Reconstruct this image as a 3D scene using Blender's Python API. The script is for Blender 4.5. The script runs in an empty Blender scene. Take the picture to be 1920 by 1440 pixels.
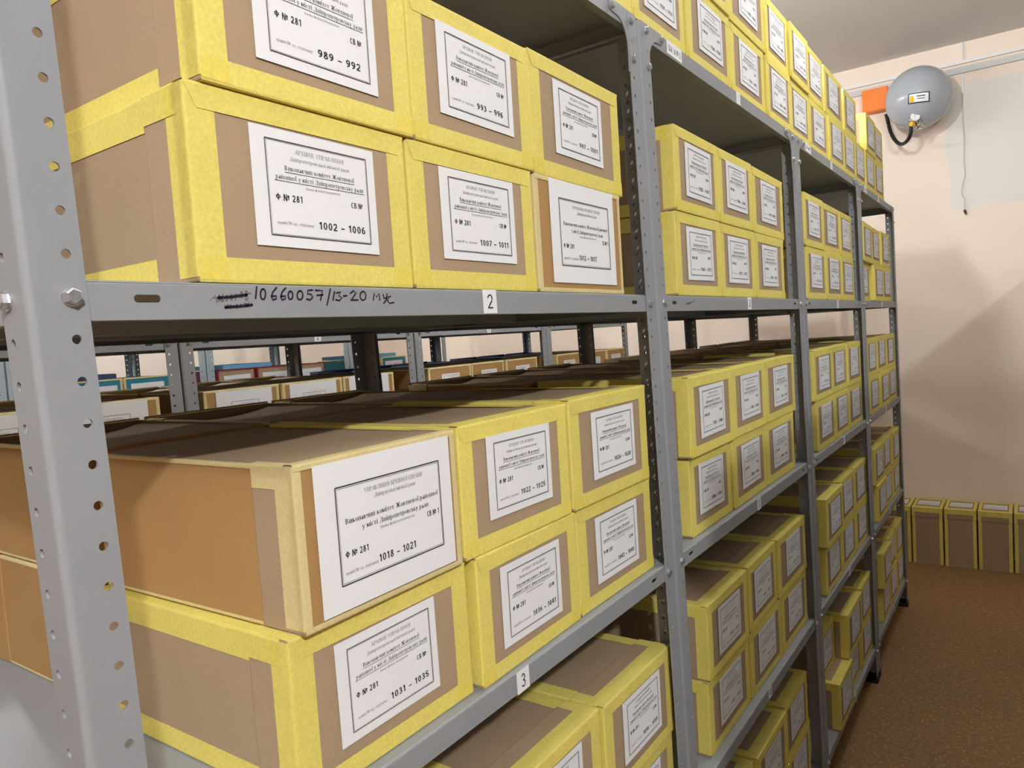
import bpy, bmesh, math, random
from mathutils import Vector, Matrix

# ------------------------------------------------------------------ scene, camera, light, exposure
SC = bpy.context.scene
COL = SC.collection
ZF = 1.630                      # height of the second shelf's bolts above the floor
rnd = random.Random(7)

FPX = 1371.732
CAM = Vector((-0.2477, -0.5485, -0.0490 + ZF))
YAW, PITCH, ROLL = 0.614724, -0.062018, -0.064687
fw = Vector((math.cos(YAW) * math.cos(PITCH), math.sin(YAW) * math.cos(PITCH), math.sin(PITCH)))
rt = Vector((math.sin(YAW), -math.cos(YAW), 0))
up = rt.cross(fw)
r2 = rt * math.cos(ROLL) + up * math.sin(ROLL)
u2 = up * math.cos(ROLL) - rt * math.sin(ROLL)
cd = bpy.data.cameras.new('camera')
cam = bpy.data.objects.new('camera', cd)
COL.objects.link(cam)
cd.sensor_width = 36.0
cd.lens = 36.0 * FPX / 1920.0
cd.clip_start = 0.02
cam.matrix_world = Matrix(((r2.x, u2.x, -fw.x, CAM.x), (r2.y, u2.y, -fw.y, CAM.y),
                           (r2.z, u2.z, -fw.z, CAM.z), (0, 0, 0, 1)))
SC.camera = cam

world = bpy.data.worlds.new('world')
SC.world = world
world.use_nodes = True
world.node_tree.nodes['Background'].inputs[0].default_value = (1.0, 0.95, 0.9, 1)
world.node_tree.nodes['Background'].inputs[1].default_value = 0.03
SC.view_settings.view_transform = 'Standard'
SC.view_settings.look = 'None'
SC.view_settings.exposure = 0.0
SC.view_settings.gamma = 1.0
SC.view_settings.use_curve_mapping = False
# ceiling lamps, the last two added to brighten the far wall: (x, y, watts-like strength)
CEIL = 1.58 + ZF
LAMPS = [(-1.15, -2.05, 2300), (2.1, -0.42, 210), (-1.95, 0.27, 600),
         (2.3, 0.27, 720),
         (0.9, 2.64, 240), (2.9, 2.64, 200), (0.9, 4.05, 950), (2.7, 4.05, 380)]
LAMP_COLOR = (0.93, 0.97, 1.0)

# ------------------------------------------------------------------ helpers
class MB:
    """collects faces of one mesh"""
    def __init__(s):
        s.v, s.f, s.m, s.sm = [], [], [], []
    def add(s, pts, faces, mi=0, smooth=False):
        o = len(s.v)
        s.v += [tuple(p) for p in pts]
        for f in faces:
            s.f.append(tuple(i + o for i in f)); s.m.append(mi); s.sm.append(smooth)
    def quad(s, a, b, c, d, mi=0):
        s.add([a, b, c, d], [(0, 1, 2, 3)], mi)
    def box(s, x0, x1, y0, y1, z0, z1, mi=0):
        p = [(x0, y0, z0), (x1, y0, z0), (x1, y1, z0), (x0, y1, z0), (x0, y0, z1), (x1, y0, z1), (x1, y1, z1), (x0, y1, z1)]
        s.add(p, [(0, 3, 2, 1), (4, 5, 6, 7), (0, 1, 5, 4), (1, 2, 6, 5), (2, 3, 7, 6), (3, 0, 4, 7)], mi)
    def tube(s, path, r, n=10, mi=0, caps=True):
        path = [Vector(p) for p in path]
        rings = []
        ref = Vector((0.31, 0.2, 0.93)).normalized()
        for i, p in enumerate(path):
            t = (path[min(i + 1, len(path) - 1)] - path[max(i - 1, 0)]).normalized()
            a = t.cross(ref).normalized(); b = t.cross(a)
            rings.append([p + (a * math.cos(2 * math.pi * k / n) + b * math.sin(2 * math.pi * k / n)) * r for k in range(n)])
        pts = [q for R in rings for q in R]
        fs = [(i * n + k, i * n + (k + 1) % n, (i + 1) * n + (k + 1) % n, (i + 1) * n + k) for i in range(len(path) - 1) for k in range(n)]
        s.add(pts, fs, mi, True)
        if caps:
            s.add(rings[0], [tuple(range(n))], mi); s.add(rings[-1], [tuple(range(n - 1, -1, -1))], mi)
    def cyl(s, p, ax, r, h, n=16, mi=0, r1=None):
        p = Vector(p); ax = Vector(ax).normalized(); r1 = r if r1 is None else r1
        a = ax.orthogonal().normalized(); b = ax.cross(a)
        c0 = [p + (a * math.cos(2 * math.pi * k / n) + b * math.sin(2 * math.pi * k / n)) * r for k in range(n)]
        c1 = [p + ax * h + (a * math.cos(2 * math.pi * k / n) + b * math.sin(2 * math.pi * k / n)) * r1 for k in range(n)]
        s.add(c0 + c1, [(k, (k + 1) % n, n + (k + 1) % n, n + k) for k in range(n)], mi, n > 8)
        s.add(c0, [tuple(range(n - 1, -1, -1))], mi); s.add(c1, [tuple(range(n))], mi)
    def mesh(s, name, *mats, weld=False):
        me = bpy.data.meshes.new(name)
        me.from_pydata(s.v, [], s.f)
        for m in mats: me.materials.append(m)
        me.polygons.foreach_set('material_index', s.m)
        me.polygons.foreach_set('use_smooth', s.sm)
        if weld:
            bm = bmesh.new(); bm.from_mesh(me)
            bmesh.ops.remove_doubles(bm, verts=bm.verts, dist=1e-5)
            bm.to_mesh(me); bm.free()
        me.update()
        return me

def put(name, me, parent=None, loc=(0, 0, 0), rot=(0, 0, 0)):
    o = bpy.data.objects.new(name, me)
    COL.objects.link(o)
    o.location = loc; o.rotation_euler = rot
    if parent is not None: o.parent = parent
    return o

def tag(o, label, cat, group=None):
    o['label'] = label; o['category'] = cat
    if group: o['group'] = group
    return o

def thing(name, label, cat, loc=(0, 0, 0), rz=0.0, group=None):
    return tag(put(name, None, None, loc, (0, 0, rz)), label, cat, group)

def struct(name, me, loc=(0, 0, 0), rot=(0, 0, 0)):
    o = put(name, me, None, loc, rot); o['kind'] = 'structure'
    return o

# ------------------------------------------------------------------ materials
def srgb(r, g, b):
    f = lambda c: (c / 255 / 12.92) if c / 255 <= 0.04045 else ((c / 255 + 0.055) / 1.055) ** 2.4
    return (f(r), f(g), f(b), 1)

def material(name, col, rough=0.6, metal=0.0, noise=None, vary=0.0, bump=None, weave=0.0, spec=0.5, speck=None):
    """noise=(scale, amount): mottling; vary: difference from object to object; bump=(scale, strength); weave: cloth ribs"""
    m = bpy.data.materials.new(name); m.use_nodes = True
    nt = m.node_tree; N = nt.nodes; L = nt.links
    b = N['Principled BSDF']
    b.inputs['Roughness'].default_value = rough; b.inputs['Metallic'].default_value = metal
    b.inputs['Specular IOR Level'].default_value = spec
    tc = N.new('ShaderNodeTexCoord')
    rgb = N.new('ShaderNodeRGB'); rgb.outputs[0].default_value = col
    out = rgb.outputs[0]
    def scale_by(out, fac, amount):
        mr = N.new('ShaderNodeMapRange'); mr.inputs['From Min'].default_value = 0.25; mr.inputs['From Max'].default_value = 0.75
        mr.inputs['To Min'].default_value = 1 - amount; mr.inputs['To Max'].default_value = 1 + amount
        L.new(fac, mr.inputs['Value'])
        mx = N.new('ShaderNodeMix'); mx.data_type = 'RGBA'; mx.blend_type = 'MULTIPLY'; mx.inputs[0].default_value = 1
        L.new(out, mx.inputs[6]); L.new(mr.outputs[0], mx.inputs[7])
        return mx.outputs[2]
    if noise:
        for sc, am in (noise if isinstance(noise[0], tuple) else (noise,)):
            n = N.new('ShaderNodeTexNoise'); n.inputs['Scale'].default_value = sc; n.inputs['Detail'].default_value = 4
            L.new(tc.outputs['Object'], n.inputs['Vector'])
            out = scale_by(out, n.outputs['Fac'], am)
    if speck:
        n = N.new('ShaderNodeTexNoise'); n.inputs['Scale'].default_value = speck[0]; n.inputs['Detail'].default_value = 1
        L.new(tc.outputs['Object'], n.inputs['Vector'])
        cr = N.new('ShaderNodeValToRGB'); cr.color_ramp.elements[0].position = speck[1]; cr.color_ramp.elements[1].position = speck[1] + 0.03
        L.new(n.outputs['Fac'], cr.inputs[0])
        mx = N.new('ShaderNodeMix'); mx.data_type = 'RGBA'
        L.new(cr.outputs[0], mx.inputs[0]); L.new(out, mx.inputs[6]); mx.inputs[7].default_value = speck[2]
        out = mx.outputs[2]
    if vary:
        oi = N.new('ShaderNodeObjectInfo')
        mr = N.new('ShaderNodeMapRange'); mr.inputs['To Min'].default_value = 1 - vary; mr.inputs['To Max'].default_value = 1 + vary
        L.new(oi.outputs['Random'], mr.inputs['Value'])
        mx = N.new('ShaderNodeMix'); mx.data_type = 'RGBA'; mx.blend_type = 'MULTIPLY'; mx.inputs[0].default_value = 1
        L.new(out, mx.inputs[6]); L.new(mr.outputs[0], mx.inputs[7]); out = mx.outputs[2]
    L.new(out, b.inputs['Base Color'])
    hgt = None
    if bump:
        n = N.new('ShaderNodeTexNoise'); n.inputs['Scale'].default_value = bump[0]; n.inputs['Detail'].default_value = 3
        L.new(tc.outputs['Object'], n.inputs['Vector']); hgt = n.outputs['Fac']; st = bump[1]
    if weave:
        w1 = N.new('ShaderNodeTexWave'); w1.bands_direction = 'DIAGONAL'; w1.inputs['Scale'].default_value = 620; w1.inputs['Distortion'].default_value = 1.0
        L.new(tc.outputs['Object'], w1.inputs['Vector'])
        out2 = scale_by(out, w1.outputs['Fac'], 0.04); L.new(out2, b.inputs['Base Color'])
        hgt = w1.outputs['Fac']; st = weave
    if hgt is not None:
        bp = N.new('ShaderNodeBump'); bp.inputs['Strength'].default_value = st; bp.inputs['Distance'].default_value = 0.001
        L.new(hgt, bp.inputs['Height']); L.new(bp.outputs[0], b.inputs['Normal'])
    return m

def glow(name, col, strength):
    m = bpy.data.materials.new(name); m.use_nodes = True
    b = m.node_tree.nodes['Principled BSDF']
    b.inputs['Base Color'].default_value = (0.9, 0.9, 0.9, 1)
    b.inputs['Emission Color'].default_value = (*col, 1); b.inputs['Emission Strength'].default_value = strength
    return m

M = {}
M['steel'] = material('grey_painted_steel', srgb(146, 147, 149), 0.5, 0, noise=((9, 0.03), (220, 0.02)), bump=(400, 0.04), spec=0.3)
M['steel_blue_lit'] = material('blue_lit_steel', srgb(172, 184, 190), 0.42)  # bluish light on the third rack put into the steel colour
M['zinc'] = material('zinc_plated_steel', srgb(206, 208, 212), 0.3, 0.9, noise=(300, 0.12))
M['black'] = material('black_plastic', srgb(22, 22, 24), 0.45)
M['kraft'] = material('grey_brown_board', srgb(170, 146, 117), 0.8, 0, noise=((6, 0.05), (420, 0.07)), vary=0.04, bump=(500, 0.08), spec=0.2)
M['kraft_orange'] = material('orange_brown_board', srgb(172, 133, 84), 0.75, 0, noise=((5, 0.05), (420, 0.06)), vary=0.04, bump=(500, 0.06), spec=0.25)
M['tape_yellow'] = material('yellow_cloth_tape', srgb(232, 214, 112), 0.65, 0, noise=((16, 0.05), (260, 0.09)), vary=0.03, weave=0.15, spec=0.25)
M['tape_double'] = material('doubled_yellow_cloth_tape', srgb(233, 212, 98), 0.65, 0, noise=((16, 0.05), (260, 0.09)), vary=0.03, weave=0.15, spec=0.25)
M['tape_beige'] = material('beige_cloth_tape', srgb(222, 203, 148), 0.7, 0, noise=((16, 0.05), (260, 0.08)), vary=0.03, weave=0.2, spec=0.2)
M['teal'] = material('teal_board', srgb(40, 132, 150), 0.6, 0, noise=(8, 0.05), vary=0.08)
M['maroon'] = material('maroon_board', srgb(140, 36, 52), 0.6, 0, noise=(8, 0.05), vary=0.08)
M['navy'] = material('navy_board', srgb(52, 66, 104), 0.6, 0, noise=(8, 0.05), vary=0.08)
M['paper'] = material('white_paper', srgb(238, 236, 236), 0.8, 0, noise=((5, 0.012), (350, 0.012)), vary=0.012, bump=(60, 0.05), spec=0.2)
M['ink'] = material('black_print', srgb(40, 40, 44), 0.7)
M['ink_grey'] = material('grey_print', srgb(74, 74, 78), 0.7)
M['marker'] = material('dark_violet_marker', srgb(36, 22, 48), 0.5)
M['pen'] = material('thin_grey_pen', srgb(88, 78, 92), 0.6)
M['ceiling'] = material('ceiling_paint', srgb(238, 236, 232), 0.9, 0, noise=(3, 0.015), spec=0.1)
M['wall'] = material('pink_wall_paint', srgb(243, 226, 210), 0.9, 0, noise=((2, 0.015), (60, 0.01)), spec=0.1)
M['wall_dimmed'] = material('dimmed_wall_paint', srgb(158, 138, 122), 0.9, 0, noise=((2, 0.015), (60, 0.01)), spec=0.1)  # unseen walls coloured darker to cut the bounced light
M['floor'] = material('brown_speckled_floor', srgb(142, 108, 74), 0.6, 0, noise=((42, 0.16), (120, 0.22), (3, 0.04)), spec=0.2, speck=(75, 0.62, srgb(172, 134, 94)))
M['module_grey'] = material('grey_enamel', srgb(172, 177, 184), 0.07, 0, noise=(300, 0.01), spec=0.6)
M['orange'] = material('orange_plastic', srgb(255, 128, 24), 0.45)
M['rubber'] = material('black_rubber', srgb(16, 16, 16), 0.5)
M['chrome'] = material('chrome', srgb(210, 210, 210), 0.15, 1.0)
M['yellow_plastic'] = material('yellow_plastic', srgb(235, 190, 30), 0.4)
M['white_plastic'] = material('white_plastic', srgb(236, 230, 226), 0.5)
M['grey_plastic'] = material('light_grey_plastic', srgb(205, 203, 202), 0.5)
M['dial'] = material('white_dial', srgb(245, 245, 245), 0.4)

# end wall: pink paint with a patch of fresh white plaster
def patched_wall():
    m = material('pink_wall_with_plaster_patch', srgb(243, 226, 210), 0.9, 0, noise=((2, 0.015), (60, 0.01)), spec=0.1)
    nt = m.node_tree; N = nt.nodes; L = nt.links; b = N['Principled BSDF']
    src = b.inputs['Base Color'].links[0].from_socket
    tc = N.new('ShaderNodeTexCoord')
    ns = N.new('ShaderNodeTexNoise'); ns.inputs['Scale'].default_value = 6; ns.inputs['Detail'].default_value = 5
    L.new(tc.outputs['Object'], ns.inputs['Vector'])
    sub = N.new('ShaderNodeVectorMath'); sub.operation = 'SUBTRACT'; sub.inputs[1].default_value = (0.5, 0.5, 0.5)
    L.new(ns.outputs['Color'], sub.inputs[0])
    scl = N.new('ShaderNodeVectorMath'); scl.operation = 'SCALE'; scl.inputs['Scale'].default_value = 0.11
    L.new(sub.outputs[0], scl.inputs[0])
    add = N.new('ShaderNodeVectorMath'); add.operation = 'ADD'
    L.new(tc.outputs['Object'], add.inputs[0]); L.new(scl.outputs[0], add.inputs[1])
    sep = N.new('ShaderNodeSeparateXYZ'); L.new(add.outputs[0], sep.inputs[0])
    def step(sock, edge, less, soft=0.008):
        mr = N.new('ShaderNodeMapRange'); mr.clamp = True
        mr.inputs['From Min'].default_value = edge - soft; mr.inputs['From Max'].default_value = edge + soft
        mr.inputs['To Min'].default_value = 1 if less else 0; mr.inputs['To Max'].default_value = 0 if less else 1
        L.new(sock, mr.inputs['Value']); return mr.outputs[0]
    def mul(a, c):
        n = N.new('ShaderNodeMath'); n.operation = 'MULTIPLY'; L.new(a, n.inputs[0]); L.new(c, n.inputs[1]); return n.outputs[0]
    mask = mul(mul(step(sep.outputs['Y'], -0.165, True), step(sep.outputs['Y'], -1.6, False)),
               mul(step(sep.outputs['Z'], 0.575 + ZF, False), step(sep.outputs['Z'], 1.335 + ZF, True)))
    mx = N.new('ShaderNodeMix'); mx.data_type = 'RGBA'
    L.new(mask, mx.inputs[0]); L.new(src, mx.inputs[6]); mx.inputs[7].default_value = srgb(232, 226, 218)
    L.new(mx.outputs[2], b.inputs['Base Color'])
    return m
M['wall_patch'] = patched_wall()

# ------------------------------------------------------------------ lettering
TXT = {}
def glyphs(text, bold):
    key = (text, bold)
    if key not in TXT:
        c = bpy.data.curves.new('lettering', 'FONT'); c.body = text; c.size = 1.0
        c.resolution_u = 2; c.offset = 0.014 if bold else 0.0
        o = bpy.data.objects.new('lettering', c); COL.objects.link(o)
        bpy.context.view_layer.update()
        dg = bpy.context.evaluated_depsgraph_get()
        me = bpy.data.meshes.new_from_object(o.evaluated_get(dg))
        vs = [v.co.copy() for v in me.vertices]; fs = [tuple(p.vertices) for p in me.polygons]
        bpy.data.objects.remove(o); bpy.data.curves.remove(c); bpy.data.meshes.remove(me)
        x0 = min(v.x for v in vs); x1 = max(v.x for v in vs)
        TXT[key] = ([(v.x - x0, v.y) for v in vs], fs, x1 - x0)
    return TXT[key]

# a roman (serifed) Cyrillic face drawn stroke by stroke: S stem, H thin bar, D stroke (thick if last is 1), O bowl (angles in degrees), P dot
ROMAN = {
 'А': (.92, 'D .10 0 .44 1 0;D .44 1 .80 0 1;H .24 .66 .33;H 0 .22 .02;H .64 .96 .02'),
 'Б': (.74, 'S .18 0 1;H .1 .64 .97;O .40 .27 .27 .27 -90 90;H .18 .40 .52;H .18 .40 .02'),
 'В': (.78, 'S .18 0 1;O .36 .76 .22 .24 -90 90;O .38 .27 .29 .27 -90 90;H .18 .38 .97;H .18 .38 .52;H .18 .38 .02'),
 'Г': (.66, 'S .2 0 1;H .1 .62 .97;D .61 .78 .61 1 0'),
 'Д': (.92, 'D .22 .05 .38 1 0;D .68 .05 .68 1 1;H .3 .76 .97;H .02 .90 .05;D .05 -.2 .05 .07 0;D .87 -.2 .87 .07 0'),
 'Е': (.72, 'S .18 0 1;H .1 .64 .02;H .1 .6 .97;H .2 .46 .51;D .63 0 .63 .2 0;D .59 .8 .59 1 0;D .46 .4 .46 .62 0'),
 'Ж': (1.16, 'S .58 0 1;D .12 1 .52 .5 1;D .08 0 .5 .54 1;D 1.04 1 .64 .5 1;D 1.08 0 .66 .54 1'),
 'З': (.68, 'O .30 .76 .22 .24 -90 140;O .30 .27 .28 .27 -140 90'),
 'И': (.94, 'S .18 0 1;S .76 0 1;D .22 .05 .72 .95 0'),
 'Й': (.94, 'S .18 0 1;S .76 0 1;D .22 .05 .72 .95 0;O .47 1.3 .14 .16 190 350'),
 'І': (.42, 'S .21 0 1'), 'Ї': (.42, 'S .21 0 1;P .09 1.2;P .33 1.2'),
 'К': (.82, 'S .18 0 1;D .22 .45 .64 .98 0;D .34 .56 .74 0 1'),
 'Л': (.90, 'D .12 .02 .34 1 0;S .72 0 1;H .26 .8 .97;P .1 .05'),
 'М': (1.08, 'S .14 0 1;D .18 1 .52 .08 1;D .52 .08 .86 1 0;S .92 0 1'),
 'Н': (.94, 'S .18 0 1;S .76 0 1;H .18 .76 .5'), 'О': (.86, 'O .43 .5 .38 .5 0 360'),
 'П': (.94, 'S .18 0 1;S .76 0 1;H .1 .84 .97'),
 'Р': (.72, 'S .18 0 1;O .36 .74 .28 .26 -90 90;H .18 .36 .97;H .18 .36 .49'),
 'С': (.80, 'O .43 .5 .38 .5 45 315;D .70 .72 .70 .98 0'), 'Т': (.80, 'S .4 0 1;H .05 .75 .97;D .06 .76 .06 1 0;D .74 .76 .74 1 0'),
 'У': (.86, 'D .12 1 .44 .36 1;D .74 1 .32 .06 0;P .24 .08;H .02 .26 .97;H .6 .86 .97'),
 'Ф': (1.02, 'S .5 0 1;O .5 .52 .42 .30 0 360'), 'Х': (.86, 'D .14 1 .72 0 1;D .14 0 .72 1 0;H .02 .28 .97;H .56 .84 .97;H .02 .28 .02;H .56 .84 .02'),
 'Ч': (.88, 'S .70 0 1;D .18 .62 .18 1 1;O .44 .64 .26 .2 180 270;H .44 .70 .45'), 'Ь': (.72, 'S .18 0 1;O .38 .27 .28 .27 -90 90;H .18 .38 .52;H .18 .38 .02'),
 'Ю': (1.2, 'S .16 0 1;H .16 .5 .5;O .80 .5 .34 .5 0 360'), 'Я': (.82, 'S .66 0 1;O .42 .74 .26 .26 90 270;H .42 .66 .97;H .42 .66 .49;D .48 .5 .12 0 1'),
 'а': (.70, 'O .28 .26 .22 .26 0 360;D .54 0 .54 .72 1;O .34 .70 .22 .28 0 150;H .5 .70 .03'), 'б': (.80, 'O .42 .46 .34 .46 0 360;D .12 .6 .3 1.3 0;H .28 .66 1.36'),
 'е': (.74, 'O .39 .5 .33 .5 0 310;H .1 .70 .56'), 'р': (.84, 'S .18 -.42 1;O .42 .5 .32 .5 -115 115'),
 'у': (.86, 'D .12 1 .44 .06 1;D .76 1 .30 -.38 0;P .22 -.36;H .02 .28 .97;H .6 .86 .97'), 'ф': (1.12, 'S .55 -.42 1.42;O .30 .5 .24 .5 0 360;O .80 .5 .24 .5 0 360'),
 'і': (.42, 'S .21 0 1;P .21 1.38'), 'ї': (.42, 'S .21 0 1;P .08 1.34;P .34 1.34'),
 '(': (.36, 'O .42 .4 .3 .62 110 250'), ')': (.36, 'O -.06 .4 .3 .62 -70 70'), '.': (.3, 'P .12 .06'),
 '№': (1.35, 'S .12 0 1;S .72 0 1;D .12 1 .72 0 1;O 1.06 .66 .2 .24 0 360;H .88 1.24 .28'), ' ': (.34, '')}

def roman(text, bold):
    T0, t0, sf = (0.17 if bold else 0.115), 0.045, 0.085
    V, F, x = [], [], 0.0
    def poly(pts):
        o = len(V); V.extend(pts); F.append(tuple(range(o, o + len(pts))))
    for ch in text:
        lower = ch not in ROMAN or ch in 'аберуфії'
        h = 0.69 if lower else 1.0
        w, code = ROMAN[ch] if ch in ROMAN else ROMAN[ch.upper()]
        T, t = T0 * (0.9 if lower else 1), t0
        X = lambda a: x + a * h
        for c in (q.split() for q in code.split(';') if q):
            n = [float(q) for q in c[1:]]
            if c[0] == 'S':
                poly([(X(n[0]) - T / 2, n[1] * h), (X(n[0]) + T / 2, n[1] * h), (X(n[0]) + T / 2, n[2] * h), (X(n[0]) - T / 2, n[2] * h)])
                for y in (n[1] * h, n[2] * h - t):
                    poly([(X(n[0]) - T / 2 - sf, y), (X(n[0]) + T / 2 + sf, y), (X(n[0]) + T / 2 + sf, y + t), (X(n[0]) - T / 2 - sf, y + t)])
            elif c[0] == 'H':
                poly([(X(n[0]), n[2] * h - t / 2), (X(n[1]), n[2] * h - t / 2), (X(n[1]), n[2] * h + t / 2), (X(n[0]), n[2] * h + t / 2)])
            elif c[0] == 'D':
                wd = (T if n[4] else t) / 2 * 1.05
                if abs(n[3] - n[1]) > 0.01: poly([(X(n[0]) - wd, n[1] * h), (X(n[0]) + wd, n[1] * h), (X(n[2]) + wd, n[3] * h), (X(n[2]) - wd, n[3] * h)])
            elif c[0] == 'P':
                r = T * 0.62; poly([(X(n[0]) + r * math.cos(k * math.pi / 4), n[1] * h + r * math.sin(k * math.pi / 4)) for k in range(8)])
            else:
                m = max(5, int((n[5] - n[4]) / 20)); rim = []
                for k in range(m + 1):
                    a = math.radians(n[4] + (n[5] - n[4]) * k / m); th = t + (T - t) * abs(math.cos(a)) ** 1.4
                    ca, sa = math.cos(a), math.sin(a)
                    rim.append(((X(n[0]) + n[2] * h * ca, n[1] * h + n[3] * h * sa), (X(n[0]) + (n[2] * h - th) * ca, n[1] * h + (n[3] * h - max(t, th * 0.5)) * sa)))
                for k in range(m): poly([rim[k][0], rim[k + 1][0], rim[k + 1][1], rim[k][1]])
        x += w * h + 0.06
    x0 = min(v[0] for v in V); x1 = max(v[0] for v in V)
    return [((a - x0) * 0.727, b_ * 0.727) for a, b_ in V], F, (x1 - x0) * 0.727

# a bold narrow sans for the numbers, drawn the same way with even strokes
SANS = {
 '0': (.62, 'O .31 .5 .27 .5 0 360'), '1': (.50, 'D .32 0 .32 1;D .34 .95 .10 .76'),
 '2': (.62, 'O .31 .72 .26 .28 -25 175;D .50 .58 .10 .08;H .06 .57 .075'), '3': (.62, 'O .30 .735 .24 .265 -90 160;O .30 .275 .27 .275 -160 90;H .24 .34 .53'),
 '4': (.64, 'D .40 .98 .08 .32;H .03 .62 .28;D .44 0 .44 1'), '5': (.62, 'H .14 .55 .925;D .14 .95 .11 .48;O .30 .33 .27 .33 -160 140'),
 '6': (.62, 'O .31 .31 .27 .31 0 360;O .50 .5 .46 .5 95 190'), '7': (.60, 'H .06 .57 .925;D .50 .88 .20 0'),
 '8': (.62, 'O .31 .745 .22 .255 0 360;O .31 .275 .27 .275 0 360'), '9': (.62, 'O .31 .69 .27 .31 0 360;O .12 .5 .46 .5 -85 10'),
 '–': (.70, 'H .10 .60 .38'), 'Ф': (.92, 'D .46 0 .46 1;O .46 .54 .40 .30 0 360'), '№': (1.06, 'D .10 0 .10 1;D .54 0 .54 1;D .12 .96 .52 .04;O .84 .66 .17 .22 0 360;H .70 .98 .30'),
 'С': (.64, 'O .33 .5 .28 .5 45 315'), 'В': (.62, 'D .12 0 .12 1;O .30 .745 .24 .255 -90 90;O .31 .275 .27 .275 -90 90;H .12 .32 .925;H .12 .32 .525;H .12 .32 .075'), ' ': (.28, '')}

def sans(text, bold):
    T = 0.17 if bold else 0.12
    V, F, x = [], [], 0.0
    def poly(pts):
        o = len(V); V.extend(pts); F.append(tuple(range(o, o + len(pts))))
    for ch in text:
        w, code = SANS[ch]
        for c in (q.split() for q in code.split(';') if q):
            n = [float(q) for q in c[1:]]
            if c[0] == 'H': poly([(x + n[0], n[2] - T * .45), (x + n[1], n[2] - T * .45), (x + n[1], n[2] + T * .45), (x + n[0], n[2] + T * .45)])
            elif c[0] == 'D':
                d = Vector((n[2] - n[0], n[3] - n[1])).normalized(); q = Vector((-d.y, d.x)) * T * .5
                poly([(x + n[0] + q.x, n[1] + q.y), (x + n[0] - q.x, n[1] - q.y), (x + n[2] - q.x, n[3] - q.y), (x + n[2] + q.x, n[3] + q.y)])
            else:
                m = max(6, int((n[5] - n[4]) / 18)); rim = []
                for k in range(m + 1):
                    a = math.radians(n[4] + (n[5] - n[4]) * k / m); ca, sa = math.cos(a), math.sin(a)
                    rim.append(((x + n[0] + n[2] * ca, n[1] + n[3] * sa), (x + n[0] + (n[2] - T) * ca, n[1] + (n[3] - T * .85) * sa)))
                for k in range(m): poly([rim[k][0], rim[k + 1][0], rim[k + 1][1], rim[k][1]])
        x += w + 0.08
    x0 = min(v[0] for v in V); x1 = max(v[0] for v in V)
    return [((a - x0) * 0.727, c * 0.727) for a, c in V], F, (x1 - x0) * 0.727

def write(mb, text, u0, u1, vb, cap, W, H, bold=False, y=0.0, mi=0, slant=0.0, serif=False):
    """text between u0 and u1 (0..1 across a W x H sheet centred on 0), baseline at vb (0..1 from the top), capital height cap"""
    vs, fs, w = roman(text, bold) if serif else (sans(text, bold) if all(ch in SANS for ch in text) else glyphs(text, bold))
    sx = (u1 - u0) * W / w; sz = cap * H / 0.727
    bx = (u0 - 0.5) * W; bz = (0.5 - vb) * H
    mb.add([(bx + px * sx + slant * pz * sz, y, bz + pz * sz) for px, pz in vs], fs, mi)

def rule(mb, u0, v0, u1, v1, t, W, H, y=0.0, mi=0):
    """a thin straight printed line"""
    a = Vector(((u0 - 0.5) * W, y, (0.5 - v0) * H)); b = Vector(((u1 - 0.5) * W, y, (0.5 - v1) * H))
    d = (b - a).normalized(); n = Vector((-d.z, 0, d.x)) * t / 2
    mb.quad(a - n, b - n, b + n, a + n, mi)

def frame(mb, u0, v0, u1, v1, t, W, H, y=0.0, mi=0):
    for a in ((u0, v0, u1, v0), (u1, v0, u1, v1), (u1, v1, u0, v1), (u0, v1, u0, v0)):
        rule(mb, *a, t, W, H, y, mi)

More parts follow.
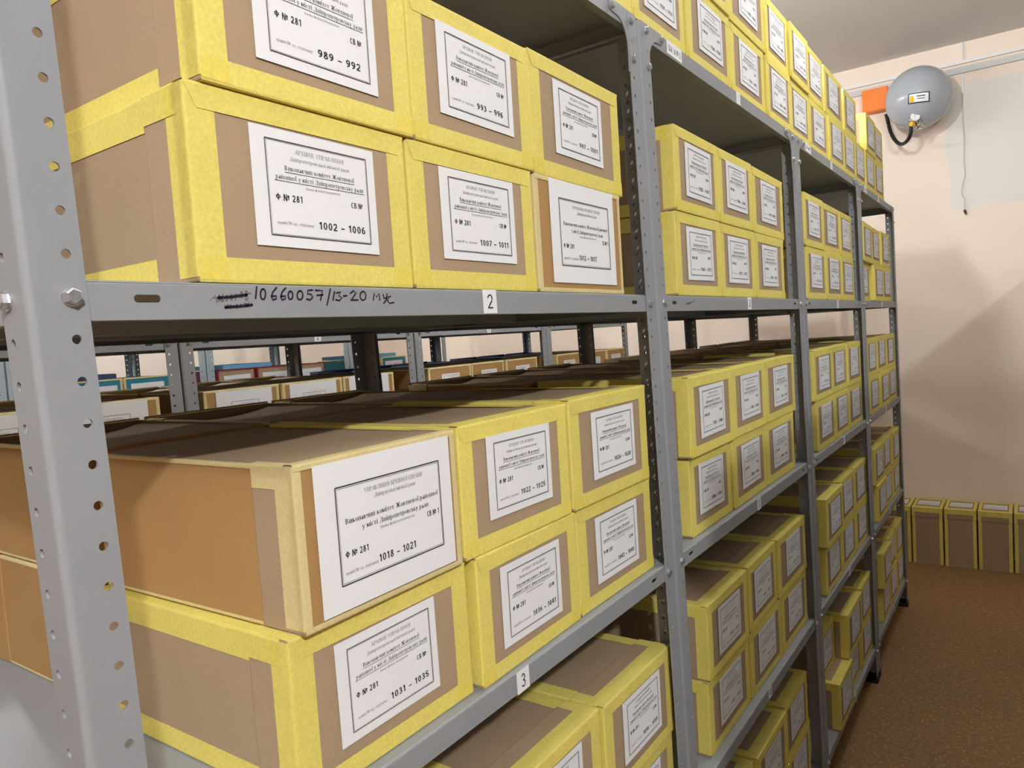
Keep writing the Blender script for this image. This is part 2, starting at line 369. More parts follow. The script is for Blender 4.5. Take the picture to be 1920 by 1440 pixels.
TY = -0.0004   # print lies this far in front of its sheet
FORMS = {}
def printed_form(kind, W, H):
    if kind in FORMS: return FORMS[kind]
    mb = MB(); a = dict(W=W, H=H, y=TY)
    if kind == 'yellow':
        frame(mb, 0.105, 0.095, 0.925, 0.905, 0.0009, W, H, TY); frame(mb, 0.113, 0.106, 0.917, 0.894, 0.0003, W, H, TY)
        write(mb, 'АРХІВНЕ УПРАВЛІННЯ', 0.325, 0.72, 0.185, 0.036, mi=1, serif=True, **a)
        write(mb, 'Дніпропетровської міської ради', 0.28, 0.765, 0.250, 0.032, mi=1, serif=True, **a)
        write(mb, 'Виконавчий комітет Жовтневої', 0.235, 0.805, 0.340, 0.040, bold=True, mi=1, serif=True, **a)
        rule(mb, 0.235, 0.357, 0.805, 0.357, 0.0005, W, H, TY, 1)
        write(mb, 'районної у місті Дніпропетровську ради', 0.165, 0.885, 0.420, 0.040, bold=True, mi=1, serif=True, **a)
        rule(mb, 0.155, 0.437, 0.888, 0.437, 0.0005, W, H, TY, 1)
        write(mb, '(назва фондоутворювача)', 0.39, 0.67, 0.480, 0.022, mi=1, serif=True, **a)
        write(mb, 'Ф № 281', 0.155, 0.355, 0.605, 0.058, bold=True, **a)
        write(mb, 'СВ №', 0.765, 0.865, 0.580, 0.052, bold=True, **a)
        write(mb, 'крайні № од. зберігання', 0.155, 0.43, 0.805, 0.026, mi=1, serif=True, **a)
    elif kind == 'kraft':
        frame(mb, 0.125, 0.175, 0.90, 0.83, 0.0013, W, H, TY); frame(mb, 0.133, 0.187, 0.892, 0.818, 0.0004, W, H, TY)
        write(mb, 'УПРАВЛІННЯ АРХІВНОЇ СПРАВИ', 0.315, 0.755, 0.255, 0.030, serif=True, **a)
        write(mb, 'Дніпровської міської ради', 0.385, 0.695, 0.305, 0.028, serif=True, **a)
        write(mb, 'Виконавчий комітет Жовтневої районної', 0.175, 0.875, 0.43, 0.035, bold=True, serif=True, **a)
        write(mb, 'у місті Дніпропетровську ради', 0.285, 0.79, 0.495, 0.035, bold=True, serif=True, **a)
        write(mb, '(назва фондоутворювача)', 0.41, 0.67, 0.535, 0.020, mi=1, serif=True, **a)
        write(mb, 'СВ № 1', 0.775, 0.875, 0.575, 0.042, bold=True, **a)
        write(mb, 'Ф № 281', 0.16, 0.315, 0.655, 0.045, bold=True, **a)
        write(mb, 'крайні № од. зберігання', 0.155, 0.375, 0.765, 0.022, mi=1, serif=True, **a)
    else:   # a small frame low on the sheet with two lines of heading
        frame(mb, 0.26, 0.235, 0.745, 0.80, 0.0009, W, H, TY, 1)
        write(mb, 'УПРАВЛІННЯ АРХІВНОЇ СПРАВИ', 0.37, 0.65, 0.315, 0.026, mi=1, serif=True, **a)
        write(mb, 'Дніпровської міської ради', 0.41, 0.61, 0.365, 0.024, mi=1, serif=True, **a)
        write(mb, 'Виконавчий комітет', 0.36, 0.65, 0.46, 0.030, bold=True, mi=1, serif=True, **a)
        write(mb, 'районної ради', 0.41, 0.60, 0.52, 0.030, bold=True, mi=1, serif=True, **a)
        write(mb, 'Ф №', 0.29, 0.37, 0.64, 0.036, bold=True, **a)
        write(mb, 'СВ №', 0.64, 0.72, 0.60, 0.036, bold=True, **a)
    FORMS[kind] = mb.mesh('printed_form', M['ink'], M['ink_grey'])
    return FORMS[kind]

# ------------------------------------------------------------------ archive boxes
BW, BH, BL, CAPD = 0.255, 0.164, 0.362, 0.062
MESHES = {}

def strip(mb, P, Q, nA, nB, wA, wB, off, mi=0, cutA=0.0):
    """tape folded over the edge P-Q of two faces with outward normals nA, nB"""
    P, Q, nA, nB = Vector(P), Vector(Q), Vector(nA), Vector(nB)
    c = 0.0018; d = (Q - P).normalized()
    prof = [nA * off - nB * wA, nA * off - nB * c, (nA + nB) * (off - c * 0.30), nB * off - nA * c, nB * off - nA * wB]
    pts = []
    for i, q in enumerate(prof):
        s = cutA if i == 0 else 0.0
        pts += [P + q + d * s, Q + q - d * s]
    mb.add(pts, [(2 * i, 2 * i + 1, 2 * i + 3, 2 * i + 2) for i in range(4)], mi)

def top_grid(mb, x0, x1, y0, y1, zf, nx=8, ny=8, mi=0):
    pts = [(x0 + (x1 - x0) * i / nx, y0 + (y1 - y0) * j / ny, zf(i / nx, j / ny)) for j in range(ny + 1) for i in range(nx + 1)]
    mb.add(pts, [(j * (nx + 1) + i, j * (nx + 1) + i + 1, (j + 1) * (nx + 1) + i + 1, (j + 1) * (nx + 1) + i) for j in range(ny) for i in range(nx)], mi, True)

def box_meshes(style):
    """style: yellow | kraft | open (kraft with a sagging top behind a raised rim) | teal | maroon | plain"""
    if style in MESHES: return MESHES[style]
    w2, h, y0, y1 = BW / 2, BH, -BL / 2, BL / 2
    yc = y0 + CAPD
    board, side, tape, dbl = {'yellow': ('kraft', 'kraft', 'tape_yellow', 'tape_double'),
                              'kraft': ('kraft_orange', 'kraft_orange', 'tape_beige', 'tape_beige'),
                              'open': ('kraft', 'kraft_orange', 'tape_beige', 'tape_beige'),
                              'plain': ('kraft_orange', 'kraft_orange', 'tape_beige', 'tape_beige'),
                              'teal': ('teal', 'teal', 'tape_beige', 'tape_beige'),
                              'navy': ('navy', 'navy', 'navy', 'navy'),
                              'maroon': ('kraft', 'maroon', 'maroon', 'maroon')}[style]
    out = {}
    # body behind the front cap, a little smaller than it
    b = MB(); e = 0.0016; X = w2 - e; Z1 = h - e; yb = yc - 0.012
    top = 1 if style in ('kraft', 'open') else 0
    if style in ('open', 'navy'):
        zf = lambda u, v: Z1 - 0.013 * (1 - abs(2 * u - 1) ** 2.2) * max(0.0, 1 - v * 1.25) - 0.003 * (1 - v)
        b_front = y0 + 0.004
    else:
        zf = lambda u, v: Z1 - 0.0035 * (1 - (2 * u - 1) ** 2) * (1 - (2 * v - 1) ** 2)
        b_front = yb
    top_grid(b, -X, X, b_front, y1, zf, 10, 8, top)
    b.quad((-X, yb, 0), (-X, y1, 0), (X, y1, 0), (X, yb, 0))
    # left and right walls follow the edge of the top
    b.quad((-X, y1, 0), (-X, yb, 0), (-X, yb, Z1), (-X, y1, Z1)); b.quad((X, yb, 0), (X, y1, 0), (X, y1, Z1), (X, yb, Z1))
    b.quad((X, y1, 0), (-X, y1, 0), (-X, y1, Z1), (X, y1, Z1)); b.quad((-X, yb, 0), (X, yb, 0), (X, yb, Z1 - 0.034), (-X, yb, Z1 - 0.034))
    out['box_body'] = b.mesh('box_body', M[side], M['kraft'])
    # cap over the front end
    c = MB()
    if style in ('open', 'navy'):
        t = 0.0025
        for (a0, a1, b0, b1) in ((-w2, w2, y0, y0 + t), (-w2, -w2 + t, y0 + t, yc), (w2 - t, w2, y0 + t, yc)):
            c.box(a0, a1, b0, b1, 0, h + (0.004 if b0 == y0 else 0.0))
        c.box(-w2 + t, w2 - t, y0 + t, yc - 0.013, 0.0, 0.003)
    else:
        c.box(-w2, w2, y0, yc, 0, h)
    me = c.mesh('box_cap', M[board], M['kraft'], weld=True)
    if style not in ('open', 'navy'):
        bm = bmesh.new(); bm.from_mesh(me)
        bmesh.ops.bevel(bm, geom=list(bm.edges), offset=0.0016, segments=2, affect='EDGES', profile=0.6)
        if style == 'kraft':      # grey-brown wrap round the orange-brown front
            for f in bm.faces: f.material_index = 0 if f.normal.y < -0.9 else 1
        bm.to_mesh(me); bm.free()
    out['box_cap'] = me
    # tape on the edges
    t = MB(); F = (0, -1, 0); U = (0, 0, 1); D = (0, 0, -1); L = (-1, 0, 0); R = (1, 0, 0)
    fr = 0.021 if style == 'yellow' else 0.006
    fv = 0.027
    sd = 0.027
    fy = y0
    for s, n in ((-1, L), (1, R)):
        x = s * w2
        strip(t, (x, fy, 0.004), (x, fy, h - 0.001), F, n, fv if style == 'yellow' else 0.010, sd, 0.0004)
        # long edges of the body
        strip(t, (s * X, yc + 0.001, Z1), (s * X, y1 - 0.002, Z1), n, U, 0.029 if style == 'yellow' else 0.004, 0.027 if style == 'yellow' else 0.004, 0.0007)
        strip(t, (s * X, yc + 0.001, 0), (s * X, y1 - 0.002, 0), n, D, 0.025 if style == 'yellow' else 0.004, 0.01, 0.0005)
        # the same edges on the cap
        strip(t, (x, y0 + 0.012, h), (x, yc - 0.001, h), n, U, 0.026 if style == 'yellow' else 0.024, 0.024 if style == 'yellow' else 0.010, 0.0006)
    strip(t, (-w2 + 0.0005, fy, h), (w2 - 0.0005, fy, h), F, U, fr, 0.031 if style == 'yellow' else 0.012, 0.0009, 0, 0.010 if style == 'yellow' else 0)
    strip(t, (-w2 + 0.0005, fy, 0), (w2 - 0.0005, fy, 0), F, D, fr, 0.028, 0.0008)
    if style == 'yellow':     # doubled tape where strips cross
        for s in (-1, 1):
            xa, xb = (-w2 + 0.001, -w2 + fv) if s < 0 else (w2 - fv, w2 - 0.001)
            t.quad((xa, fy - 0.0010, 0.002), (xb, fy - 0.0010, 0.002), (xb, fy - 0.0010, fr), (xa, fy - 0.0010, fr), 1)
            t.quad((s * (w2 + 0.0009), y0 + 0.014, h - 0.026), (s * (w2 + 0.0009), y0 + sd, h - 0.026), (s * (w2 + 0.0009), y0 + sd, h - 0.003), (s * (w2 + 0.0009), y0 + 0.014, h - 0.003), 1)
    out['edge_tape'] = t.mesh('edge_tape', M[tape], M[dbl])
    MESHES[style] = out
    return out

def sheet_mesh(W, H):
    key = ('sheet', W, H)
    if key not in MESHES:
        mb = MB()
        mb.box(-W / 2, W / 2, 0, 0.0003, -H / 2, H / 2)
        MESHES[key] = mb.mesh('paper_label', M['paper'])
    return MESHES[key]

NUM = {}
def number_mesh(text, kind, W, H):
    key = (text, kind)
    if key not in NUM:
        mb = MB()
        if kind == 'yellow': write(mb, text, 0.475, 0.875 if len(text) > 9 else 0.84, 0.815, 0.066, W, H, True, TY)
        else: write(mb, text, 0.385, 0.665, 0.765, 0.052, W, H, True, TY)
        NUM[key] = mb.mesh('case_numbers', M['ink'])
    return NUM[key]

def archive_box(style, x0, x1, yf, z, label, group, number=None, yaw=0.0, back=False, form=None, sheet=None, hs=1.0, lift=0.0, ls=1.0):
    """front face at yf between x0 and x1, resting at height z; back=True turns the front to the other aisle"""
    w = x1 - x0
    L = BL * ls
    yc = yf + L / 2 if not back else yf - L / 2
    t = thing('archive_box', label, 'archive box', ((x0 + x1) / 2, yc, z), yaw + (math.pi if back else 0), group)
    t.scale = (w / BW, ls, hs)
    for n, me in box_meshes(style).items():
        put(n, me, t)
    if form or sheet:
        form_kind = form or 'yellow'
        W, H = sheet or {'yellow': (0.150, 0.107), 'kraft': (0.203, 0.150), 'low': (0.205, 0.150)}[form_kind]
        W = W / (w / BW); H = H / hs
        me = sheet_mesh(round(W, 3), round(H, 3))
        dx = rnd.uniform(-0.004, 0.006); dz = rnd.uniform(-0.003, 0.003) + (0.006 if form_kind == 'yellow' else 0.004)
        lab = put('paper_label', me, t, (dx, -BL / 2 - 0.0016, BH / 2 + dz), (0, rnd.uniform(-0.012, 0.012), 0))
        if form:
            base = {'yellow': (0.150, 0.107), 'kraft': (0.203, 0.150), 'low': (0.205, 0.150)}[form]
            f = put('printed_form', printed_form(form, *base), lab); f.scale = (W / base[0], 1, H / base[1])
            if number:
                f2 = put('case_numbers', number_mesh(number, form, *base), lab); f2.scale = f.scale
    return t

# ------------------------------------------------------------------ shelving
PITCH_H, FL, HOLE = 0.03, 0.040, 0.029
S0 = {1: 0.487 + ZF, 2: ZF, 3: ZF - 0.4958, 4: ZF - 0.9916, 5: ZF - 1.4874}     # bolt heights of the five shelves

def cell(mb, rect, outline, put3, t):
    """a sheet-metal cell with a hole: rect=(a0,a1,b0,b1); put3(a,b,depth) -> point"""
    a0, a1, b0, b1 = rect
    n = len(outline); ca = sum(p[0] for p in outline) / n; cb = sum(p[1] for p in outline) / n
    outer = []
    for p in outline:
        da, db = p[0] - ca, p[1] - cb
        k = min([(q - c) / d for q, c, d in ((a0, ca, da), (a1, ca, da), (b0, cb, db), (b1, cb, db)) if abs(d) > 1e-9 and (q - c) / d > 0])
        outer.append([ca + da * k, cb + db * k])
    for cx, cz in ((a0, b0), (a0, b1), (a1, b0), (a1, b1)):
        i = min(range(n), key=lambda i: (outer[i][0] - cx) ** 2 + (outer[i][1] - cz) ** 2); outer[i] = [cx, cz]
    pts = [put3(*p, 0) for p in outer] + [put3(*p, 0) for p in outline] + [put3(*p, t) for p in outline] + [put3(*p, t) for p in outer]
    fs = []
    for i in range(n):
        j = (i + 1) % n
        fs += [(i, j, n + j, n + i), (n + i, n + j, 2 * n + j, 2 * n + i), (2 * n + i, 2 * n + j, 3 * n + j, 3 * n + i)]
    mb.add(pts, fs)

def circle(ca, cb, r, n=16):
    return [(ca + r * math.cos(2 * math.pi * (i + 0.5) / n), cb + r * math.sin(2 * math.pi * (i + 0.5) / n)) for i in range(n)]

def stadium(ca, cb, hw, r, n=16):
    o = []
    for i in range(n):
        a = 2 * math.pi * (i + 0.5) / n
        o.append((ca + (hw if math.cos(a) > 0 else -hw) + r * math.cos(a), cb + r * math.sin(a)))
    return o

def post_mesh(phase, skip):
    """slotted angle post, corner at the origin, flanges along +x and +y"""
    mb = MB(); R, t = 0.006, 0.002
    z0, z1 = 0.012, 0.4985 + ZF
    k0 = math.floor((z0 - phase) / PITCH_H)
    for flange in (0, 1):
        p3 = (lambda a, b, d: (a, d, b)) if flange == 0 else (lambda a, b, d: (d, a, b))
        k = k0
        while True:
            zc = phase + k * PITCH_H; b0, b1 = max(z0, zc - PITCH_H / 2), min(z1, zc + PITCH_H / 2)
            if b0 >= z1 - 1e-6: break
            k += 1
            if b1 - b0 < 1e-4: continue
            if zc - b0 > 0.006 and b1 - zc > 0.006 and not any(abs(zc - s) < 0.0125 for s in skip):
                cell(mb, (R, FL, b0, b1), circle(HOLE, zc, 0.0034), p3, t)
            else:
                mb.quad(p3(R, b0, 0), p3(FL, b0, 0), p3(FL, b1, 0), p3(R, b1, 0)); mb.quad(p3(R, b0, t), p3(FL, b0, t), p3(FL, b1, t), p3(R, b1, t))
        mb.quad(p3(FL, z0, 0), p3(FL, z0, t), p3(FL, z1, t), p3(FL, z1, 0))
        mb.quad(p3(R, z1, 0), p3(FL, z1, 0), p3(FL, z1, t), p3(R, z1, t))
    for r, nn in ((R, 9), (R - t, 9)):
        pts = []
        for i in range(nn + 1):
            a = math.pi + math.pi / 2 * i / nn
            x, y = R + r * math.cos(a), R + r * math.sin(a)
            pts += [(x, y, z0), (x, y, z1)]
        mb.add(pts, [(2 * i, 2 * i + 2, 2 * i + 3, 2 * i + 1) for i in range(nn)], 0, False)
    return mb

def bolt_mesh():
    if 'bolt' not in MESHES:
        mb = MB()
        mb.cyl((0, 0, 0), (0, -1, 0), 0.0072, 0.0010, 18)
        mb.cyl((0, -0.001, 0), (0, -1, 0), 0.0064, 0.0040, 6)
        mb.cyl((0, -0.005, 0), (0, -1, 0), 0.0062, 0.0008, 6, 0, 0.0048)
        MESHES['bolt'] = mb.mesh('bolt', M['zinc'])
    return MESHES['bolt']

def shelf_mesh(w, d):
    """tray with folded lips; local origin at the front left corner of the unit, z = 0 at the bolt height"""
    mb = MB(); zt, zb, r = 0.013, -0.0155, 0.003
    a0, a1, f0, f1 = 0.003, w - 0.003, 0.0025, d - 0.0025
    mb.quad((a0, f0 + r, zt), (a1, f0 + r, zt), (a1, f1 - r, zt), (a0, f1 - r, zt))
    mb.quad((a0, f0, zt - 0.0015), (a0, f1, zt - 0.0015), (a1, f1, zt - 0.0015), (a1, f0, zt - 0.0015))
    for s, y in ((1, f0), (-1, f1)):
        # rounded top edge
        pts = []
        for i in range(5):
            a = math.pi / 2 * i / 4
            pts += [(a0, y + s * (r - r * math.sin(a)), zt - r + r * math.cos(a)), (a1, y + s * (r - r * math.sin(a)), zt - r + r * math.cos(a))]
        mb.add(pts, [(2 * i, 2 * i + 1, 2 * i + 3, 2 * i + 2) for i in range(4)], 0, True)
        p3 = lambda a, b, dd: (a, y + s * dd, b)
        zf = zt - r
        for (u0, u1, cx) in ((a0, 0.125, 0.085), (w - 0.125, a1, w - 0.085)):
            cell(mb, (u0, u1, zb, zf), stadium(cx, -0.0005, 0.0075, 0.0031), p3, 0.0012)
        mb.quad((0.125, y, zb), (w - 0.125, y, zb), (w - 0.125, y, zf), (0.125, y, zf)); 
        mb.quad((0.125, y + s * 0.0012, zb), (w - 0.125, y + s * 0.0012, zb), (w - 0.125, y + s * 0.0012, zf), (0.125, y + s * 0.0012, zf))
        mb.box(a0, a1, min(y, y + s * 0.014), max(y, y + s * 0.014), zb - 0.0012, zb)
    for s, x in ((1, a0), (-1, a1)):
        mb.box(min(x, x + s * 0.0012), max(x, x + s * 0.0012), f0 + 0.0013, f1 - 0.0013, zb, zt - 0.0016)
        mb.box(min(x, x + s * 0.012), max(x, x + s * 0.012), f0 + 0.015, f1 - 0.015, zb - 0.0012, zb)
    # stiffening channel along the middle
    for yy in (d * 0.40, d * 0.62):
        mb.box(a0 + 0.015, a1 - 0.015, yy - 0.008, yy - 0.0068, zb, zt - 0.0016)
        mb.box(a0 + 0.015, a1 - 0.015, yy - 0.008, yy + 0.008, zb - 0.0012, zb)
    return mb

def bracket_mesh(w, d, right, back):
    """gusset plate under the top shelf: rounded arm along the beam, concave curve, leg down the post"""
    mb = MB(); o = []
    for i in range(9):
        a = -math.pi / 2 + math.pi * i / 8
        o.append((0.096 + 0.010 * math.cos(a), 0.002 + 0.010 * math.sin(a)))
    o += [(0.010, 0.012), (0.010, -0.092), (0.040, -0.092)]
    for i in range(1, 8):
        a = math.pi - math.pi / 2 * i / 8
        o.append((0.082 + 0.042 * math.cos(a), -0.056 + 0.048 * math.sin(a)))
    f = lambda p, yy: ((w - p[0]) if right else p[0], (d - yy) if back else yy, p[1])
    n = len(o)
    ya, yb = 0.0006, 0.0022
    cx = (0.045, -0.012)
    for yy in (ya, yb):
        mb.add([f(p, yy) for p in o] , [tuple(range(n))])
    mb.add([f(p, ya) for p in o] + [f(p, yb) for p in o], [(i, (i + 1) % n, n + (i + 1) % n, n + i) for i in range(n)])
    return mb.mesh('corner_bracket', M['steel'])

def digit_tag(text, W, H, cap=0.5):
    key = ('tag', text, W, H)
    if key not in MESHES:
        mb = MB(); mb.box(-W / 2, W / 2, 0, 0.0004, -H / 2, H / 2)
        vs, fs, w = glyphs(text, False)
        cw = min(0.8, cap * H / 0.727 * w / W)
        tx = MB(); write(tx, text, 0.5 - cw / 2, 0.5 + cw / 2, 0.5 + cap / 2, cap, W, H, False, -0.0003)
        MESHES[key] = (mb.mesh('number_tag', M['paper']), tx.mesh('tag_print', M['ink']))
    return MESHES[key]

POSTS = {}
def shelving_unit(x0, x1, y0, label, group, lift=0.0, depth=0.765, paint='steel', shelves=(1, 2, 3, 4, 5), bolts='front', lean=0.040, front_lean=None, top_tag=None):
    w = x1 - x0
    U = thing('shelving_unit', label, 'shelving unit', (x0, y0, 0), 0, group)
    key = (paint, lift)
    if key not in POSTS:
        pm = post_mesh(ZF % PITCH_H, [S0[k] + lift for k in (1, 2, 3, 4, 5)])
        POSTS[key] = pm.mesh('post', M[paint], weld=True)
    foot = MB(); foot.box(-0.002, 0.044, -0.002, 0.005, 0, 0.03); foot.box(-0.002, 0.005, -0.002, 0.044, 0, 0.03); foot.box(-0.002, 0.044, -0.002, 0.044, 0, 0.010)
    if 'foot' not in MESHES: MESHES['foot'] = foot.mesh('foot', M['black'])
    posts = []; brackets = []
    for (px, py, rz) in ((0, 0, 0), (w, 0, math.pi / 2), (w, depth, math.pi), (0, depth, -math.pi / 2)):
        p = put('post', POSTS[key], U, (px, py, 0), (0, 0, rz)); posts.append(p)
        put('foot', MESHES['foot'], p)
    me = shelf_mesh(w, depth).mesh('shelf', M[paint])
    sh = {}
    for k in shelves:
        sh[k] = put('shelf', me, U, (0, 0, S0[k] + lift))
        if bolts:
            put('bolt', bolt_mesh(), posts[0], (HOLE, 0, S0[k] + lift), (0, rnd.random(), 0))
            b = put('bolt', bolt_mesh(), posts[1], (0, HOLE, S0[k] + lift), (0, 0, -math.pi / 2))
    if 1 in shelves:
        for right in (False, True):
            for back in (False, True):
                brackets.append(put('corner_bracket', bracket_mesh(w, depth, right, back), U, (0, 0, S0[1] + lift)))
        if bolts:
            put('bolt', bolt_mesh(), posts[0], (HOLE, 0, S0[1] - 0.064 + lift)); put('bolt', bolt_mesh(), posts[1], (0, HOLE, S0[1] - 0.064 + lift), (0, 0, -math.pi / 2))
            put('bolt', bolt_mesh(), sh[1], (0.096, 0.0006, 0.002)); put('bolt', bolt_mesh(), sh[1], (w - 0.096, 0.0006, 0.002))
    for k in shelves:
        if paint != 'steel' or k > 5: continue
        a, b = digit_tag(str(k), 0.0285, 0.0295, 0.62) if lift == 0 else digit_tag('3' if k == 2 else str(k), 0.0285, 0.0295, 0.62)
        tg = put('number_tag', a, sh[k], (w * 0.5 + 0.01 + rnd.uniform(-0.01, 0.01), 0.0018, -0.001 if k != 3 else -0.003), (0, rnd.uniform(-0.02, 0.02), 0))
        put('tag_print', b, tg)
    for q, p in enumerate(posts):       # the rack leans sideways a little, its shelves stay level
        s = front_lean if (front_lean is not None and q == 0) else lean
        p.rotation_euler = (Matrix.Rotation(-s, 3, 'Y') @ p.rotation_euler.to_matrix()).to_euler()
        p.location.x += s * ZF
    for k, o in sh.items(): o.location.x = -lean * (S0[k] - ZF)
    for o in brackets: o.location.x = -lean * (S0[1] - ZF)
    if top_tag:
        a, b = digit_tag(top_tag, 0.074, 0.026, 0.42)
        tg = put('name_tag', a, sh[1], (0.165, 0.0018, 0.0), (0, 0.02, 0)); put('tag_print', b, tg)
    U['unit'] = 0; del U['unit']
    return U, posts, sh

G_RACK = 'grey slotted-angle shelving units'
JX = [-0.029, 1.003, 2.078, 3.085, 4.065]
NAMES = ['nearest', 'second', 'third', 'farthest']
units = []
for i in range(4):
    lab = ['grey steel shelving unit nearest the camera, with handwritten numbers on its beam',
           'grey steel shelving unit second along the front rack',
           'grey steel shelving unit third along the front rack',
           'grey steel shelving unit at the far end of the front rack'][i]
    units.append(shelving_unit(JX[i] + (0.003 if i else 0), JX[i + 1] - 0.003, 0.0, lab, G_RACK, front_lean=0.026 if i == 0 else None,
                               top_tag='Шафа № 2' if i > 0 else None))
# second bolt of the nearest post, on its side flange
put('bolt', bolt_mesh(), units[0][1][0], (0, HOLE, S0[2]), (0, 0, -math.pi / 2))

# handwriting on the second shelf's beam of the nearest unit: strokes as (x, z) in tenths of a millimetre
HW_THICK = [[(1545,102),(1525,5)],[(1609,88),(1621,84),(1629,71),(1632,53),(1630,32),(1623,13),(1612,0),(1600,-4),(1589,0),(1581,13),(1578,31),(1580,52),(1587,71),(1597,83),(1609,88)],[(1753,101),(1712,64),(1690,20),(1704,-9),(1740,2),(1745,28),(1701,24)],[(1852,100),(1812,64),(1790,21),(1805,-8),(1839,3),(1845,28),(1802,25)],[(1904,72),(1915,69),(1923,59),(1926,44),(1925,27),(1918,12),(1908,1),(1896,-2),(1885,1),(1877,12),(1874,26),(1875,43),(1882,58),(1892,68),(1904,72)],[(2013,77),(2027,73),(2037,62),(2042,46),(2040,27),(2032,11),(2019,-1),(2004,-5),(1990,-1),(1980,10),(1975,27),(1977,45),(1985,61),(1998,73),(2013,77)],[(2161,87),(2106,86),(2099,48),(2136,49),(2157,21),(2124,-6),(2083,2)],[(2196,86),(2280,84),(2247,-6)],[(2209,38),(2280,44)],[(2379,102),(2350,23),(2321,-52)],[(2429,75),(2402,-5)],[(2453,64),(2509,74),(2480,38),(2518,17),(2482,-11),(2439,-2)],[(2540,36),(2582,39)],[(2635,64),(2677,90),(2709,67),(2661,18),(2628,-3),(2727,-3)],[(2806,84),(2823,80),(2836,67),(2842,49),(2839,29),(2830,11),(2814,-1),(2796,-6),(2780,-2),(2767,11),(2761,29),(2763,49),(2773,67),(2788,79),(2806,84)],[(2941,-2),(2961,71),(2990,29),(3031,66),(3034,-1)],[(3090,54),(3098,18),(3132,22)],[(3147,61),(3130,-1),(3089,-33)],[(3197,39),(3161,30),(3147,-7),(3175,-35),(3239,-27)]]
HW_BAR = [[(1160,6),(1305,17),(1438,35)],[(1223,-73),(1353,-66),(1482,-52)]]
HW_THIN = [[(1087,-12),(1094,-8)],[(1108,5),(1126,8)],[(1133,27),(1148,-31)],[(1173,31),(1177,28),(1180,21),(1181,11),(1180,0),(1177,-10),(1173,-17),(1168,-20),(1164,-17),(1162,-10),(1161,0),(1162,11),(1165,21),(1169,28),(1173,31)],[(1209,37),(1190,3),(1194,-33),(1210,-17),(1191,-7)],[(1233,23),(1250,30),(1239,8),(1249,-7),(1232,-21)],[(1290,37),(1294,35),(1298,28),(1299,19),(1298,8),(1295,-1),(1290,-8),(1285,-10),(1280,-8),(1277,-1),(1276,8),(1277,19),(1280,28),(1285,35),(1290,37)],[(1341,39),(1320,37),(1318,19),(1335,9),(1319,-11)],[(1388,59),(1393,57),(1396,50),(1398,40),(1396,29),(1393,19),(1388,12),(1383,9),(1379,12),(1375,19),(1374,29),(1375,40),(1378,50),(1383,57),(1388,59)],[(1438,67),(1442,65),(1446,59),(1447,50),(1446,40),(1443,31),(1438,25),(1433,23),(1428,25),(1425,31),(1424,40),(1424,50),(1428,59),(1432,65),(1438,67)],[(1436,26),(1441,24),(1444,19),(1446,12),(1445,4),(1442,-4),(1437,-9),(1432,-10),(1427,-9),(1424,-4),(1422,4),(1423,12),(1426,19),(1431,24),(1436,26)],[(1454,46),(1478,49)],[(1211,-56),(1219,-85)],[(1244,-50),(1248,-51),(1250,-56),(1251,-62),(1250,-69),(1248,-75),(1245,-80),(1241,-81),(1238,-80),(1236,-75),(1235,-69),(1236,-62),(1238,-56),(1241,-51),(1244,-50)],[(1273,-51),(1277,-52),(1280,-57),(1281,-63),(1280,-70),(1278,-76),(1274,-81),(1270,-82),(1266,-81),(1264,-76),(1263,-70),(1263,-63),(1266,-57),(1269,-52),(1273,-51)],[(1297,-56),(1311,-53),(1303,-67),(1311,-78)],[(1334,-48),(1338,-49),(1341,-54),(1342,-60),(1341,-67),(1339,-74),(1335,-78),(1331,-80),(1327,-78),(1325,-74),(1323,-67),(1324,-60),(1327,-54),(1330,-49),(1334,-48)],[(1378,-46),(1364,-49),(1365,-61),(1378,-71)],[(1413,-37),(1418,-38),(1421,-43),(1422,-49),(1421,-56),(1419,-63),(1415,-67),(1410,-69),(1406,-67),(1402,-63),(1401,-56),(1402,-49),(1404,-43),(1409,-38),(1413,-37)],[(1449,-25),(1447,-69)],[(1436,-42),(1440,-43),(1443,-47),(1444,-53),(1443,-59),(1441,-64),(1437,-68),(1433,-70),(1429,-68),(1426,-64),(1425,-59),(1426,-53),(1428,-47),(1432,-43),(1436,-42)]]

def ink_strokes(name, strokes, width, m, parent, x_off):
    mb = MB()
    for s in strokes:
        P = [Vector((x / 10000 - x_off, 0.0021, z / 10000)) for x, z in s]
        n = len(P); Lp, Rp = [], []
        for i in range(n):
            d = (P[min(i + 1, n - 1)] - P[max(i - 1, 0)]).normalized(); q = Vector((-d.z, 0, d.x)) * width / 2
            Lp.append(P[i] + q); Rp.append(P[i] - q)
        mb.add(Lp + Rp, [(i, i + 1, n + i + 1, n + i) for i in range(n - 1)])
        for e in (0, n - 1):
            mb.add([P[e] + Vector((math.cos(a), 0, math.sin(a))) * width / 2 for a in (k * math.pi / 4 for k in range(8))], [tuple(range(8))])
    return put(name, mb.mesh(name, M[m]), parent)
s2 = units[0][2][2]
xo = JX[0]
ink_strokes('handwriting', HW_THICK, 0.0017, 'marker', s2, xo)
ink_strokes('crossed_out_handwriting', HW_THIN, 0.0007, 'pen', s2, xo)
ink_strokes('crossing_out_bar', HW_BAR, 0.0024, 'marker', s2, xo)
sq = [[(3000, 20), (3120, 50), (3250, 40), (3330, 80), (3400, 60), (3480, 120)], [(3080, 10), (3300, 70)]]
ink_strokes('handwriting', [[(x - 2200, z - 60) for x, z in s] for s in sq], 0.0014, 'marker', units[1][2][2], -0.06)

